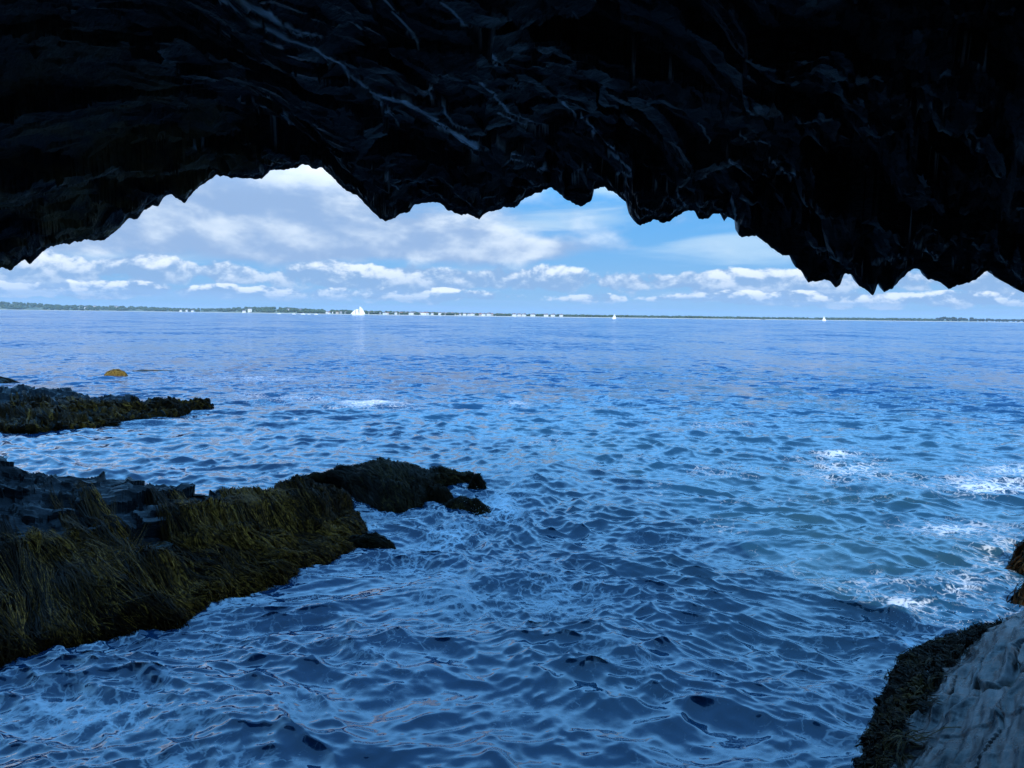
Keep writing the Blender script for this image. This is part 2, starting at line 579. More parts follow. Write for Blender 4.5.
class Surf:
    """A rock surface from rows of 3D control points (front water line ... ridge ... back water line)."""

    def __init__(s, rows, ns, nt, seed=0, amp=.06, freq=1.6, tvals=None, strata=.03, sdir=(0, 0, 1), tooth=0.0, stretch=(1, 1, 1), turn=0.0, folds=0.0, slabs=0.0, slots=0.0, oct=7):
        rows = [catmull(r, ns) for r in rows]
        Rw = np.stack(rows, 0)                 # k, ns, 3
        k = len(rows)
        tv = np.linspace(0, k - 1, nt)
        i = np.clip(np.floor(tv).astype(int), 0, k - 2)
        f = tv - i
        f = f * .5 + .5 * (f * f * (3 - 2 * f))
        P = Rw[i] * (1 - f)[:, None, None] + Rw[i + 1] * f[:, None, None]
        s.nt, s.ns = nt, ns
        s.T = np.broadcast_to(tv[:, None], (nt, ns)).copy()
        s.P = P
        N = s.normals()
        ca, sa_ = math.cos(turn), math.sin(turn)
        q = np.stack([P[..., 0] * ca + P[..., 1] * sa_, -P[..., 0] * sa_ + P[..., 1] * ca, P[..., 2]], -1) * np.array(stretch)
        d = amp * (fbm(q * freq + seed, oct, .55)) + amp * .5 * ridged(q * freq * 2.3 + seed + 5, 3)
        if folds or slabs:
            wm = sstep(.8, 1.3, s.T) * (1 - sstep(1.8, 2.4, s.T + .7 * fbm(P * 1.1 + 8, 3)))
            d = d + wm * folds * (ridged(np.stack([P[..., 0] * 1.5 + .5 * P[..., 1], P[..., 1] * .35, P[..., 2] * .8], -1) + 3, 3) - .3) + wm * folds * .8 * fbm(P * 3.1 + 60, 3)
        if slabs:
            wr = facets(P[..., 0] * .9 + .3 * fbm(P * 2, 2), P[..., 1] * 1.0 + P[..., 2] * 6 + .3 * fbm(P * 2 + 5, 2), 12, .8)
            vr = facets(P[..., 0] * 2.4, P[..., 1] * 3.0 + P[..., 2] * 16, 15, 1.0)
            d = d + (1 - wm * .7) * (slabs * wr + slabs * .5 * vr)
        s.crack = np.zeros(P.shape[:2])
        if slots:
            a_, b_ = q[..., 0] / stretch[0], q[..., 1] / stretch[1]
            k_ = 1 - np.abs(2 * perlin(np.stack([a_ * .55, b_ * 6.0, b_ * 0], -1) + .25 * fbm(P * 1.5, 2)[..., None]))
            k2 = 1 - np.abs(2 * perlin(np.stack([a_ * 1.1 + 7, b_ * 14, b_ * 0], -1) + .2 * fbm(P * 2, 2)[..., None]))
            ck = np.maximum(sstep(.86, .97, k_) * sstep(-.15, .1, fbm(np.stack([a_ * 1.6, b_ * 2.5, b_ * 0], -1) + 44, 3)), .0 * sstep(.85, .97, k2) * sstep(0, .2, fbm(np.stack([a_ * 3, b_ * 4, b_ * 0], -1) + 14, 2)))
            s.crack = ck
            d = d - slots * ck + slots * .9 * ridged(np.stack([a_ * .7, b_ * 5 + .6 * fbm(P * 1.5, 2), b_ * 0], -1), 2) + slots * .35 * fbm(np.stack([a_ * 3, b_ * 14, b_ * 0], -1), 3)
        lay = (P[..., 2] * 9 + P[..., 0] * 1.2 + fbm(P * .8 + seed, 2) * 1.5)
        d = d + strata * (np.abs((lay % 1) - .5) * 2 - .5) * sstep(-.2, .4, fbm(P * 1.1 + seed + 3, 2) + .3)
        if tooth:
            w1, w2, wr = worley(P[..., 0] * 2.2 + seed, P[..., 1] * 2.2 + P[..., 2] * 1.4, 3)
            d = d + tooth * (wr - .5) * sstep(0, .15, w2)
        s.P = P + N * d[..., None]
        s.N = s.normals()

    def normals(s):
        a = np.gradient(s.P, axis=0)
        b = np.gradient(s.P, axis=1)
        n = np.cross(b, a)
        n /= np.linalg.norm(n, axis=-1)[..., None] + 1e-9
        n = np.where(n[..., 2:3].mean() < 0, -n, n)
        return n

    def sample(s, r, c):                       # bilinear position and normal at fractional row and column
        r = np.clip(r, 0, s.nt - 1.001)
        c = np.clip(c, 0, s.ns - 1.001)
        i, j = r.astype(int), c.astype(int)
        a, b = (r - i)[..., None], (c - j)[..., None]
        out = []
        for A in (s.P, s.N):
            out.append(A[i, j] * (1 - a) * (1 - b) + A[i + 1, j] * a * (1 - b) + A[i, j + 1] * (1 - a) * b + A[i + 1, j + 1] * a * b)
        return out

    def build(s, name, mat, parent, weed, smooth=False):
        return mesh_np(name, s.P, grid_quads(s.nt, s.ns), mat, parent, smooth, {'weed': weed})


def strands(name, S, mat, parent, n, prob, length, width, drift, row_m, col_m, clump=14, lift=.03, tintf=None, seg=7, seed=1, down=-1.0, spread=.06):
    """Ribbons of weed lying on the rock and hanging towards the water, grown in tufts."""
    g = np.random.default_rng(seed)
    nc = n // clump
    r0 = g.uniform(0, S.nt - 1, nc * 6)
    c0 = g.uniform(0, S.ns - 1, nc * 6)
    p, _ = S.sample(r0, c0)
    keep = g.uniform(size=len(r0)) < prob(r0 / (S.nt - 1), c0 / (S.ns - 1), p)
    r0, c0 = r0[keep][:nc], c0[keep][:nc]
    nc = len(r0)
    tdir = g.normal(0, .16, nc)
    tl = g.uniform(.65, 1.35, nc)
    p, _ = S.sample(r0, c0)
    tdir = tdir + 1.1 * fbm(p * 1.4 + 40, 2)
    tint = np.clip(.08 + .8 * fbm(p * 1.3 + 4, 3) * 2 + g.normal(0, .24, nc), 0, 1)
    if tintf is not None:
        tint = np.clip(tint + tintf(r0 / (S.nt - 1), c0 / (S.ns - 1), p), 0, 1)
    o1, o2 = g.normal(0, 1, nc * clump), g.normal(0, 1, nc * clump)
    r = np.repeat(r0, clump) + o1 * spread * .8 / row_m
    c = np.repeat(c0, clump) + o2 * spread / col_m
    N = len(r)
    rq, cq = np.repeat(r0, clump), np.repeat(c0, clump)
    th = np.repeat(tdir, clump) + g.normal(0, .05, N)
    L = length * np.repeat(tl, clump) * g.uniform(.75, 1.15, N)
    tt = np.clip(np.repeat(tint, clump) + g.normal(0, .05, N), 0, 1)
    wd = width * g.uniform(.6, 1.35, N)
    wig = np.repeat(g.normal(0, .6, nc), clump) + g.normal(0, .05, N)
    lf = lift * (np.repeat(g.uniform(.5, 1.6, nc), clump) * np.exp(-(o1 ** 2 * .3 + o2 ** 2) * .8) + g.uniform(.1, .35, N))
    V = np.zeros((N, seg, 2, 3))
    tin = np.zeros((N, seg, 2))
    pts, nms = [], []
    for k in range(seg):
        u = k / (seg - 1)
        a = th + wig * (u - .3) * 1.2
        cv = 1 - .75 * u ** .8
        rr = rq + (r - rq) * cv + down * L * u * np.cos(a) / row_m
        cc = cq + (c - cq) * cv + (L * u * (np.sin(a) + drift)) / col_m
        q, nn = S.sample(rr, cc)
        h = lf * (math.sin(PI * min(u * 1.05, 1)) * .8 + .35)
        pts.append(q + nn * h[:, None])
        nms.append(nn)
    pts = np.stack(pts, 1)
    nms = np.stack(nms, 1)
    tan = np.gradient(pts, axis=1)
    side = np.cross(nms, tan)
    side /= np.linalg.norm(side, axis=-1)[..., None] + 1e-9
    tw = g.uniform(-.4, .4, N)[:, None, None]
    side = side * np.cos(tw) + nms * np.sin(tw)
    prof = np.array([.55, 1, 1.05, 1, .9, .65, .15, .1, .1])[:seg]
    if seg != 7:
        prof = np.interp(np.linspace(0, 1, seg), np.linspace(0, 1, 7), [.55, 1, 1.05, 1, .9, .65, .15])
    w = (wd[:, None] * prof[None])[..., None] * .5
    V[:, :, 0] = pts - side * w
    V[:, :, 1] = pts + side * w
    tin[:] = (tt[:, None] + np.linspace(-.08, .12, seg)[None])[..., None]
    base = (np.arange(N) * seg * 2)[:, None]
    k = np.arange(seg - 1)[None] * 2
    Q = np.stack([base + k, base + k + 1, base + k + 3, base + k + 2], -1).reshape(-1, 4)
    o = mesh_np(name, V.reshape(-1, 3), Q, mat, parent, True, {'tint': tin.reshape(-1)})
    o['kind'] = 'stuff'
    return o


def rowpts(lst):                               # (px, py, 'z'|'y', value)
    out = []
    for px, py, k, v in lst:
        out.append(at_z(px, py, v) if k == 'z' else at_y(px, py, v))
    return np.array(out)


def skirt(P, dx=0, dy=0, z=-.5):
    Q = P.copy()
    Q[:, 0] += dx
    Q[:, 1] += dy
    Q[:, 2] = z
    return Q


# --- main ledge at the left
Fm = rowpts([(-330, 760, 'z', 0), (-150, 700, 'z', 0), (0, 660, 'z', 0), (70, 643, 'z', 0), (150, 622, 'z', 0), (215, 599, 'z', 0), (270, 580, 'z', 0), (318, 562, 'z', 0),
             (346, 553, 'z', 0), (358, 541, 'z', 0), (362, 527, 'z', 0)])
Tm = rowpts([(-330, 590, 'y', 8.0), (-150, 560, 'y', 7.9), (0, 556, 'y', 7.9), (70, 552, 'y', 8.0), (135, 549, 'y', 8.2), (195, 546, 'y', 8.45), (245, 543, 'y', 8.8), (298, 538, 'y', 9.2),
             (325, 531, 'y', 9.6), (342, 526, 'y', 10.0), (352, 523, 'y', 10.4)])
Rm = rowpts([(-330, 425, 'y', 9.3), (-130, 448, 'y', 9.3), (0, 463, 'y', 9.4), (60, 474, 'y', 9.6), (118, 481, 'y', 9.8), (180, 489, 'y', 10.0), (232, 489, 'y', 10.2), (285, 484, 'y', 10.4),
             (312, 487, 'y', 10.5), (334, 498, 'y', 10.7), (350, 514, 'y', 10.8)])
Bm = Rm + np.array([0.1, .75, 0])
Bm[:, 2] = -.08
Smain = Surf([skirt(Fm, .1, -.35), Fm, Tm, Rm, Bm, skirt(Bm, 0, .4)], 620, 300, seed=2.0, amp=.075, freq=1.5, strata=.075, tooth=.14, stretch=(.6, 1, 1.6), folds=.11, slabs=.13)
# --- mound beyond its tip
F2 = rowpts([(296, 485, 'z', -.02), (340, 488, 'z', 0), (362, 500, 'z', 0), (386, 512, 'z', 0), (414, 509, 'z', 0), (430, 494, 'z', 0), (452, 487, 'z', 0), (472, 482, 'z', -.03)])
R2 = rowpts([(303, 484, 'y', 13.0), (325, 474, 'y', 12.6), (352, 467, 'y', 12.4), (384, 461, 'y', 12.4), (414, 468, 'y', 12.5), (442, 472, 'y', 12.8), (460, 475, 'y', 13.0), (474, 479, 'y', 13.2)])
T2 = (F2 + R2) / 2 + np.array([0, -.12, .10])
B2 = R2 + np.array([.05, .6, 0])
B2[:, 2] = -.06
S2 = Surf([skirt(F2, 0, -.3), F2, T2, R2, B2, skirt(B2, 0, .3)], 260, 120, seed=9.0, amp=.09, freq=2.2, strata=.01, tooth=.05)
# --- farther ledge at the left
F3 = rowpts([(-260, 462, 'z', 0), (-100, 444, 'z', 0), (0, 433, 'z', 0), (45, 430, 'z', 0), (95, 426, 'z', 0), (145, 419, 'z', 0), (182, 413, 'z', 0), (208, 409, 'z', -.02)])
R3 = rowpts([(-260, 380, 'y', 21), (-100, 384, 'y', 21.5), (0, 388, 'y', 22), (45, 391, 'y', 22), (95, 397, 'y', 22), (140, 402, 'y', 22.2), (178, 405, 'y', 22.6), (206, 408, 'y', 23)])
T3 = F3 * .6 + R3 * .4
T3[:, 2] = R3[:, 2] * .62
B3 = R3 + np.array([0, 1.3, 0])
B3[:, 2] = -.1
S3 = Surf([skirt(F3, 0, -.5), F3, T3, R3, B3, skirt(B3, 0, .5)], 420, 110, seed=21.0, amp=.14, freq=1.1, strata=.05, tooth=.12, stretch=(.6, 1, 1.6), slabs=.2)
# --- rock by the photographer's feet at the right
F4 = rowpts([(800, 960, 'z', 0), (845, 850, 'z', 0), (872, 770, 'z', 0), (888, 712, 'z', 0), (903, 672, 'z', 0), (928, 652, 'z', 0), (962, 641, 'z', 0), (1010, 636, 'z', 0), (1070, 622, 'z', 0), (1180, 600, 'z', 0)])
W4 = rowpts([(790, 1010, 'z', .55), (850, 880, 'z', .50), (893, 775, 'z', .42), (918, 722, 'z', .38), (940, 690, 'z', .35), (962, 665, 'z', .33), (992, 642, 'z', .30), (1026, 630, 'z', .28), (1085, 612, 'z', .25), (1190, 590, 'z', .2)])
R4 = np.array([(1.9, 1.2, 1.35), (2.35, 2.1, 1.35), (2.75, 3.0, 1.28), (3.2, 3.8, 1.15), (3.6, 4.5, 1.02), (4.05, 5.1, 1.0), (4.5, 5.6, 1.0), (5.0, 6.0, .95), (5.8, 6.6, .7), (7.2, 7.2, .6)])
X4 = R4 + np.array([2.0, -1.2, .35])
S4 = Surf([skirt(F4, -.1, .1), F4, W4, R4, X4], 640, 500, seed=31.0, oct=4, amp=.045, freq=1.4, strata=.0, tooth=.04, stretch=(.40, 2.8, 1.6), turn=math.radians(52), slots=.06)


def weed_fn(S, lo, hi):
    return sstep(lo, lo + .3, S.T) * (1 - sstep(hi - .5, hi, S.T + .5 * fbm(S.P * 1.7, 3)))


E = empty('rock_ledge', tuple((Fm[5] + Bm[5]) / 2 * np.array([1, 1, 0])), 0, 'long near ledge at left, bare slate top and brown seaweed hanging to the water', 'rock ledge')


def local(o, E):
    o.matrix_parent_inverse = Matrix.Translation(-Vector(E.location))
    return o


local(Smain.build('bare_rock', M_LEDGE, E, weed_fn(Smain, .6, 2.2)), E)


def band_main(r, c, p):
    t = r * 5
    base = sstep(.95, 1.15, t) * (1 - sstep(1.7, 2.1, t + .8 * fbm(p * 1.1 + 8, 3)))
    right = sstep(.55, .63, c) * sstep(.95, 1.1, t) * (1 - sstep(3.0, 3.2, t))
    patch = sstep(.12, .22, fbm(p * 1.5 + 2, 2)) * sstep(2, 2.2, t) * (1 - sstep(2.6, 2.9, t)) * .8 * sstep(.2, .3, c)
    return np.clip(np.maximum(np.maximum(base, right), patch), 0, 1)


def gold_main(r, c, p):
    t = r * 5
    a = np.exp(-((c - .53) / .055) ** 2 - ((t - 2.55) / .5) ** 2) * .5
    b = np.exp(-((c - .32) / .045) ** 2 - ((t - 2.1) / .28) ** 2) * .55
    return a + b - .17 * (t < 1.35) - .15 * (c < .25)


local(strands('seaweed', Smain, M_WEED, E, 60000, band_main, .75, .008, .85, .0125, .0155, lift=.055, clump=24, spread=.05, tintf=gold_main, seed=11), E)
local(strands('seaweed', Smain, M_WEED, E, 7000, lambda r, c, p: band_main(r, c, p) * sstep(2.6, 2.0, r * 5), .16, .012, .5, .0125, .0155, lift=.05, clump=22, tintf=gold_main, seed=12, seg=5), E)

E = empty('rock_mound', tuple(at_z(np.array(400.), np.array(505.), 0)), 0, 'low weed covered rock mound just beyond the tip of the long near ledge', 'rock')
local(S2.build('bare_rock', M_LEDGE, E, S2.T * 0 + 1), E)
local(strands('seaweed', S2, M_WEEDR, E, 14000, lambda r, c, p: sstep(.15, .22, r) * (1 - sstep(.62, .68, r)), .36, .011, .6, .018, .012, lift=.04, seed=13,
              tintf=lambda r, c, p: .05), E)

E = empty('rock_ledge', tuple(at_z(np.array(60.), np.array(429.), 0)), 0, 'farther dark ledge at the left edge tapering to a point in open water', 'rock ledge')
local(S3.build('bare_rock', M_LEDGE, E, weed_fn(S3, .6, 2.4)), E)
local(strands('seaweed', S3, M_WEED, E, 9000, lambda r, c, p: np.maximum(sstep(.18, .22, r) * (1 - sstep(.44, .56, r + .15 * fbm(p * .8, 2))), sstep(.62, .75, c) * (r < .62) * (r > .18)),
              .5, .030, .3, .045, .027, lift=.06, seed=14, tintf=lambda r, c, p: np.exp(-((c - .53) / .06) ** 2) * .35 * (r < .5) - .12), E)

E = empty('shore_rock', tuple(at_z(np.array(950.), np.array(700.), 0)), 0, 'bare grey rock with dark cracks and black seaweed fringe, lower right corner', 'rock')
local(S4.build('bare_rock', M_BARE, E, np.maximum(weed_fn(S4, .6, 2.2) * .9, S4.crack), True), E)
local(strands('seaweed', S4, M_WEEDR, E, 15000, lambda r, c, p: np.clip(sstep(.23, .28, r) * (1 - sstep(.46, .56, r + .10 * fbm(p * 3, 3))), 0, 1),
              .20, .010, -.2, .008, .0105, lift=.04, seed=15, seg=6, tintf=lambda r, c, p: -.05), E)


def lump(name, label, cat, px, py, rx, ry, h, rz=0, mat=M_LEDGE, wmat=M_WEEDR, n=900, length=.22, width=.014, seed=50, sink=.12, drift=.2, group=None, z0=0.0, amp=.25):
    c = at_z(np.array(float(px)), np.array(float(py)), 0)
    E = empty(name, (c[0], c[1], 0), 0, label, cat, group)
    nr, na = 60, 120
    rr = np.linspace(0.001, 1, nr)[:, None]
    aa = np.linspace(0, 2 * PI, na)[None]
    x, y = rr * np.cos(aa) * rx, rr * np.sin(aa) * ry
    z = h * (1 - rr ** 1.7) - sink * rr ** 4 * 1.5 + z0
    X = x * math.cos(rz) - y * math.sin(rz) + c[0]
    Y = x * math.sin(rz) + y * math.cos(rz) + c[1]
    P = np.stack([X, Y, z + 0 * X], -1)
    u = P * np.array([1, 1, 1.0]) / (min(rx, ry)) * 1.6
    P[..., 2] += h * amp * fbm(u + seed, 4) * 2
    k = 1 + .2 * fbm(u * .7 + seed + 5, 2)
    P[..., 0] = c[0] + (P[..., 0] - c[0]) * k
    P[..., 1] = c[1] + (P[..., 1] - c[1]) * k
    S = Surf.__new__(Surf)
    S.nt, S.ns, S.P = nr, na, P
    S.N = S.normals()
    if S.N[..., 2].mean() < 0:
        S.N = -S.N
    local(mesh_np('bare_rock', P, grid_quads(nr, na), mat, E, True, {'weed': np.ones(P.shape[:2])}), E)
    local(strands('seaweed', S, wmat, E, n, lambda r, c_, p: (r < .85) * (r > .02) * 1.0, length, width, drift, max(rx, ry) / nr, (rx + ry) * 1.6 / na, lift=h * .12 + .01, seed=seed,
                  clump=10, down=1.0, tintf=lambda r, c_, p: .1), E)
    return E


lump('weedy_rock', 'golden seaweed covered rock lit by the sun in open water beyond the far ledge', 'rock', 116, 375.5, .56, .45, .25, seed=51, wmat=M_GOLD, n=1200, length=.35, width=.035)
lump('weed_patch', 'thin raft of golden seaweed trailing right from the sunlit golden rock', 'seaweed', 148, 370.5, 1.9, .8, .03, seed=52, wmat=M_GOLD, n=170, length=.45, width=.03, z0=-.03, sink=.06, amp=1.6)
lump('flat_rock', 'low dark flat rock just breaking the surface at the left edge above the far ledge', 'rock', -6, 382, 1.15, .8, .17, seed=53, n=500, length=.35, width=.03)
lump('weedy_rock', 'low weed covered rock in the foam right under the tip of the near ledge', 'rock', 366, 546, .42, .20, .13, seed=54, n=1500, rz=.2)
lump('weedy_rock', 'small round weedy rock in swirling water below the middle of the mound', 'rock', 437, 499, .34, .28, .19, seed=55, n=1100, rz=-.3)
lump('weedy_rock', 'flat weedy rock washed by water at the outer foot of the mound', 'rock', 465, 508, .46, .25, .14, seed=56, n=1300, rz=-.2)
lump('sea_rock', 'dark knob of rock tufted with seaweed at the outer end of the mound', 'rock', 477, 490, .16, .15, .26, seed=57, n=500, length=.12)
lump('weedy_rock', 'dark weedy rock at the right edge in shallow foam, the farther of two', 'rock', 1056, 570, .46, .62, .34, seed=58, n=2600, length=.2, width=.017)
lump('weedy_rock', 'dark weedy rock at the right edge next to the bare grey rock', 'rock', 1060, 608, .42, .42, .30, seed=59, n=2000, length=.18, width=.015)
lump('weed_patch', 'scrap of reddish seaweed floating in foam near the right edge', 'seaweed', 1012, 541, .32, .22, .03, seed=60, n=200, length=.14, width=.016, z0=-.02, sink=.05)

# ------------------------------------------------------------------ the cave and its cliff
OUT = sl([(-60, 290), (-20, 276), (0, 268), (12, 270), (22, 261), (25, 260), (30, 265), (38, 256), (50, 247), (60, 244.5), (70, 243), (85, 240), (95, 240.5), (104, 241), (112, 234), (120, 228), (128, 219),
          (138, 219), (145, 209), (152, 206), (158, 206), (164, 198), (170, 194), (177, 198), (185, 203), (190, 196), (196, 189), (208, 181), (216, 175), (225, 177), (240, 178), (258, 179),
          (262, 178.5), (270, 171), (283, 169.5), (295, 168), (303, 164), (308, 165), (313, 169), (322, 168), (332, 177), (345, 190), (357, 195), (367, 206), (378, 217), (385, 221.5), (390, 220),
          (395, 218), (398, 214), (410, 212), (414, 204), (418, 204), (425, 203), (430, 202), (440, 203), (448, 210), (455, 213), (462, 215), (468, 214), (479, 220), (483, 214), (495, 211),
          (505, 207), (515, 208), (519, 204), (525, 198), (535, 194), (545, 190), (550, 187), (556, 191), (565, 199), (572, 202), (580, 207), (586, 204), (592.5, 199.5), (593.5, 190), (598, 188),
          (605, 188), (613, 192), (620, 197), (626, 202), (628, 212), (634, 222), (640, 225.5), (650, 222), (653, 219), (660, 222), (668, 222), (680, 214), (688, 210), (695, 212), (699, 219),
          (708, 219), (714, 213), (720, 213), (724, 221), (728, 217), (736.5, 221), (738, 235), (742, 237), (757, 236), (765, 243), (782, 255), (790, 256), (796, 267), (802, 272), (808, 282),
          (820, 281), (828, 280), (836, 288), (840, 285), (844, 273), (852, 275), (858, 285), (867, 291), (873, 296), (878, 283), (884, 292), (893, 288), (900, 280), (908, 272), (915, 268),
          (921, 271), (928, 279), (940, 282), (948, 289), (960, 285), (975, 280), (984, 272), (990, 271), (1000, 280), (1012, 286), (1024, 293), (1050, 300), (1090, 312)])


def cave():
    colpx = np.concatenate([np.arange(-58, 1086, 1.15)])
    L = 4.0 + .28 * np.sin(colpx / 210.0 + .6) + .10 * np.sin(colpx / 61.0)
    pyo = np.interp(colpx, OUT[:, 0], OUT[:, 1])
    j = fbm(xyz(colpx / 6.0, 0, 0), 4, .65) * 3.2
    lip = at_y(colpx, pyo + j, L)
    xl = np.concatenate([[-60, -45, -34, -26, -20, -15, -12, -10, -8.5, -7.2], np.linspace(-6.2, lip[0, 0] - .12, 14)])
    zl = np.interp(xl, [-60, -7, -5.6, -4.4, lip[0, 0] - .1], [-2, -2, -.6, 1.8, lip[0, 2]])
    xr = np.concatenate([np.linspace(lip[-1, 0] + .05, 4.4, 16), [4.8, 5.4, 6.2, 7.2, 8.5, 10, 12, 15, 19, 24, 30, 40, 60]])
    zr = np.interp(xr, [lip[-1, 0], 3.35, 3.8, 4.4, 60], [lip[-1, 2], 2.3, 1.0, -1.2, -2])
    X = np.concatenate([xl, lip[:, 0], xr])
    Z = np.concatenate([zl, lip[:, 2], zr])
    Y = np.concatenate([np.full(len(xl), L[0]), lip[:, 1], np.full(len(xr), L[-1])])
    # columns stay ordered
    X = np.maximum.accumulate(X + np.arange(len(X)) * 1e-6)
    nc = len(X)
    # smoothed lip height that the ceiling grows from
    ker = np.exp(-np.linspace(-2.2, 2.2, 121) ** 2)
    ker /= ker.sum()
    mid = slice(len(xl), len(xl) + len(lip))
    Zs = Z.copy()
    Zs[mid] = np.convolve(np.pad(Z[mid], 60, mode='edge'), ker, 'valid')
    # underside rows: from the lip inward
    dv = np.concatenate([[0], np.cumsum(np.linspace(.010, .0095, 265)), 2.6 + np.cumsum(np.linspace(.03, .8, 22))])
    rows, vein_rows = [], []
    D = dv[:, None]
    x = np.broadcast_to(X[None], (len(dv), nc))
    y = Y[None] - D
    blend = sstep(0, .34, D)
    rise = .11 * D + .05 * sstep(.0, .25, D) + .35 * sstep(2.6, 4.5, D)
    z = Z[None] * (1 - blend) + (Zs[None] + .03) * blend + rise
    # close the sides and the back of the cavity
    side = sstep(3.0, 4.3, x) * (6.5) + sstep(-3.6, -6.2, x) * 7
    z = z - side * sstep(0, .3, D) - 8 * sstep(6.0, 9.0, D)
    # layered, broken slate relief
    infront = y > .9
    a = math.radians(-32)
    pr = xyz(x * math.cos(a) - y * math.sin(a), (x * math.sin(a) + y * math.cos(a)), 0)
    q = pr * np.array([1.0, 3.0, 1])
    w_ = .25 * fbm(pr * 3, 3)
    rel = .20 * facets(q[..., 0] * 1.3 + w_, q[..., 1] * 1.0 + w_, 2, .9) + .085 * facets(q[..., 0] * 3.7 + 3, q[..., 1] * 2.6 + w_ * 2, 9, 1.0)
    rel = rel + .035 * facets(q[..., 0] * 10 + 3, q[..., 1] * 6.5, 5, 1.0) + .045 * ridged(q * 1.2, 3) + .030 * fbm(xyz(x, y, 0) * 9, 5, .6)
    hang = -.16 * np.maximum(0, ridged(xyz(x * 3.4, y * 2.2, 2), 3)) * sstep(-1.0, 2.2, x)
    rel = (rel + hang) * sstep(0, .06, D) * (1 - .6 * sstep(2.5, 6, D))
    z = z - rel * (1 - .55 * sstep(.4, 1.1, D) * sstep(1.7, .4, x))
    # nothing hangs into the opening
    P = np.stack([x, y, z], -1)
    px, py = proj(np.where(infront[..., None], P, np.array([0, 4, 4.0])))
    lim = np.interp(px, OUT[:, 0], OUT[:, 1]) - .6 - 9 * np.clip(.5 + fbm(P * 6 + 70, 4, .7) * 1.6, 0, 1) * sstep(0, .02, D)
    over = np.where(infront & (px > -60) & (px < 1090) & (D > 0), np.maximum(0, py - lim), 0)
    z = z + over * y / F * 1.03
    P = np.stack([x, y, z], -1)
    P = np.stack([x, y, z], -1)
    # veins: traced where they run on the ceiling, kept as distances on the rock itself
    px, py = proj(np.where(infront[..., None], P, np.array([0, 4, 9.0])))
    veins = [
        (2.2, [(222, -4), (243, 14), (262, 24), (290, 38), (318, 50), (340, 62), (362, 82), (385, 96), (418, 108), (440, 122), (462, 137), (482, 151)]),
        (1.8, [(236, -8), (250, 5), (272, 17), (285, 26), (304, 33), (322, 36)]),
        (1.0, [(378, 95), (392, 112), (402, 121)]), (1.2, [(430, 88), (442, 108), (456, 124), (470, 130)]),
        (1.4, [(446, 4), (462, 18), (478, 36), (490, 50), (499, 65)]), (.9, [(385, -3), (402, 18), (420, 38), (436, 48)]), (.8, [(352, 22), (362, 27), (366, 31)]),
        (1.3, [(484, 82), (498, 96), (512, 112), (530, 120), (552, 127)]), (1.1, [(556, 98), (575, 110), (592, 126), (606, 142), (622, 160), (640, 175)]),
        (1.0, [(270, 100), (285, 112), (296, 126), (310, 145), (326, 152), (344, 158)]), (.7, [(168, 144), (190, 149), (208, 150)]), (.8, [(240, 98), (256, 103), (268, 108)]),
        (1.2, [(502, 112), (520, 122), (541, 127)]), (1.2, [(500, 150), (526, 160), (548, 172), (560, 181), (568, 178)]), (1.0, [(575, 178), (592, 166), (620, 172), (640, 178)]),
        (1.1, [(640, 175), (652, 185), (664, 194), (674, 199), (681, 207)]), (1.0, [(676, 184), (683, 200), (690, 208)]), (.9, [(700, 125), (712, 138), (725, 153), (738, 166)]),
        (1.2, [(742, 135), (752, 142), (764, 139), (772, 143)]), (.8, [(770, 160), (785, 170), (798, 180)]), (.7, [(620, 52), (634, 66), (648, 78)]), (.7, [(660, 70), (676, 84)]),
        (.9, [(735, 195), (738, 208), (737, 222)]), (.8, [(395, 140), (415, 148), (430, 152)]), (.8, [(375, 172), (385, 180), (402, 190)]),
        (.8, [(960, 60), (975, 66), (990, 70)]), (.7, [(900, 100), (925, 108), (950, 104)]), (.7, [(935, 140), (960, 146), (985, 150)]), (.6, [(860, 120), (880, 130)]),
        (.9, [(860, 272), (880, 262), (900, 258), (925, 266)]), (.8, [(905, 240), (930, 250), (960, 262)])]
    vein = np.zeros(x.shape)
    vnear = np.full(x.shape, 99.0)
    vsd = np.zeros(x.shape)
    jx = px + 4 * fbm(P * 9, 3) + 3
    jy = py + 5 * fbm(P * 9 + 30, 3)
    rough_w = .95 + 1.3 * fbm(P * 5 + 3, 3)
    for wd, pl in veins:
        pl = np.array(pl, float)
        for (ax, ay), (bx, by) in zip(pl[:-1], pl[1:]):
            dx, dy = bx - ax, by - ay
            t = np.clip(((jx - ax) * dx + (jy - ay) * dy) / (dx * dx + dy * dy), 0, 1)
            dd = np.hypot(jx - ax - t * dx, jy - ay - t * dy)
            dn = dd / wd
            vsd = np.where(dn < vnear, jy - ay - t * dy, vsd)
            vnear = np.minimum(vnear, dn)
            wj = wd * np.clip(rough_w, .6, 3.2)
            vein = np.maximum(vein, np.clip(1.35 - dd / wj, 0, 1) * min(1, .6 + .35 * wd))
    vein = vein * infront
    vw = np.exp(-(vnear / 2.0) ** 2) * infront
    elv = np.clip((z - CAMZ) / np.maximum(y, .5), .05, .5)
    dyw = np.clip(vsd / F * y / elv, -.07, .07)
    zs = z.copy()
    for _ in range(10):
        zs = (zs + np.roll(zs, 1, 0) + np.roll(zs, -1, 0) + np.roll(zs, 1, 1) + np.roll(zs, -1, 1)) / 5
    vw = vw * (D > .08) * (D < 2.5)
    z = z * (1 - .8 * vw) + zs * .8 * vw + vw * .33 * dyw
    P = np.stack([x, y, z], -1)
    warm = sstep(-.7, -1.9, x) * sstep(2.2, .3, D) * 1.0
    # cliff face and top outside
    S = np.interp(X, [-60, -21, -5, 2.1, 2.75, 3.5, 5, 8, 15, 60], [34, 32, 22.5, 14.5, 10.5, 7.7, 7.2, 8.2, 8.5, 12])
    H = np.maximum((S - 4) / 1.13, Z + .5) + .7 * fbm(xyz(X * .6, 0, 4), 3)
    nf = 40
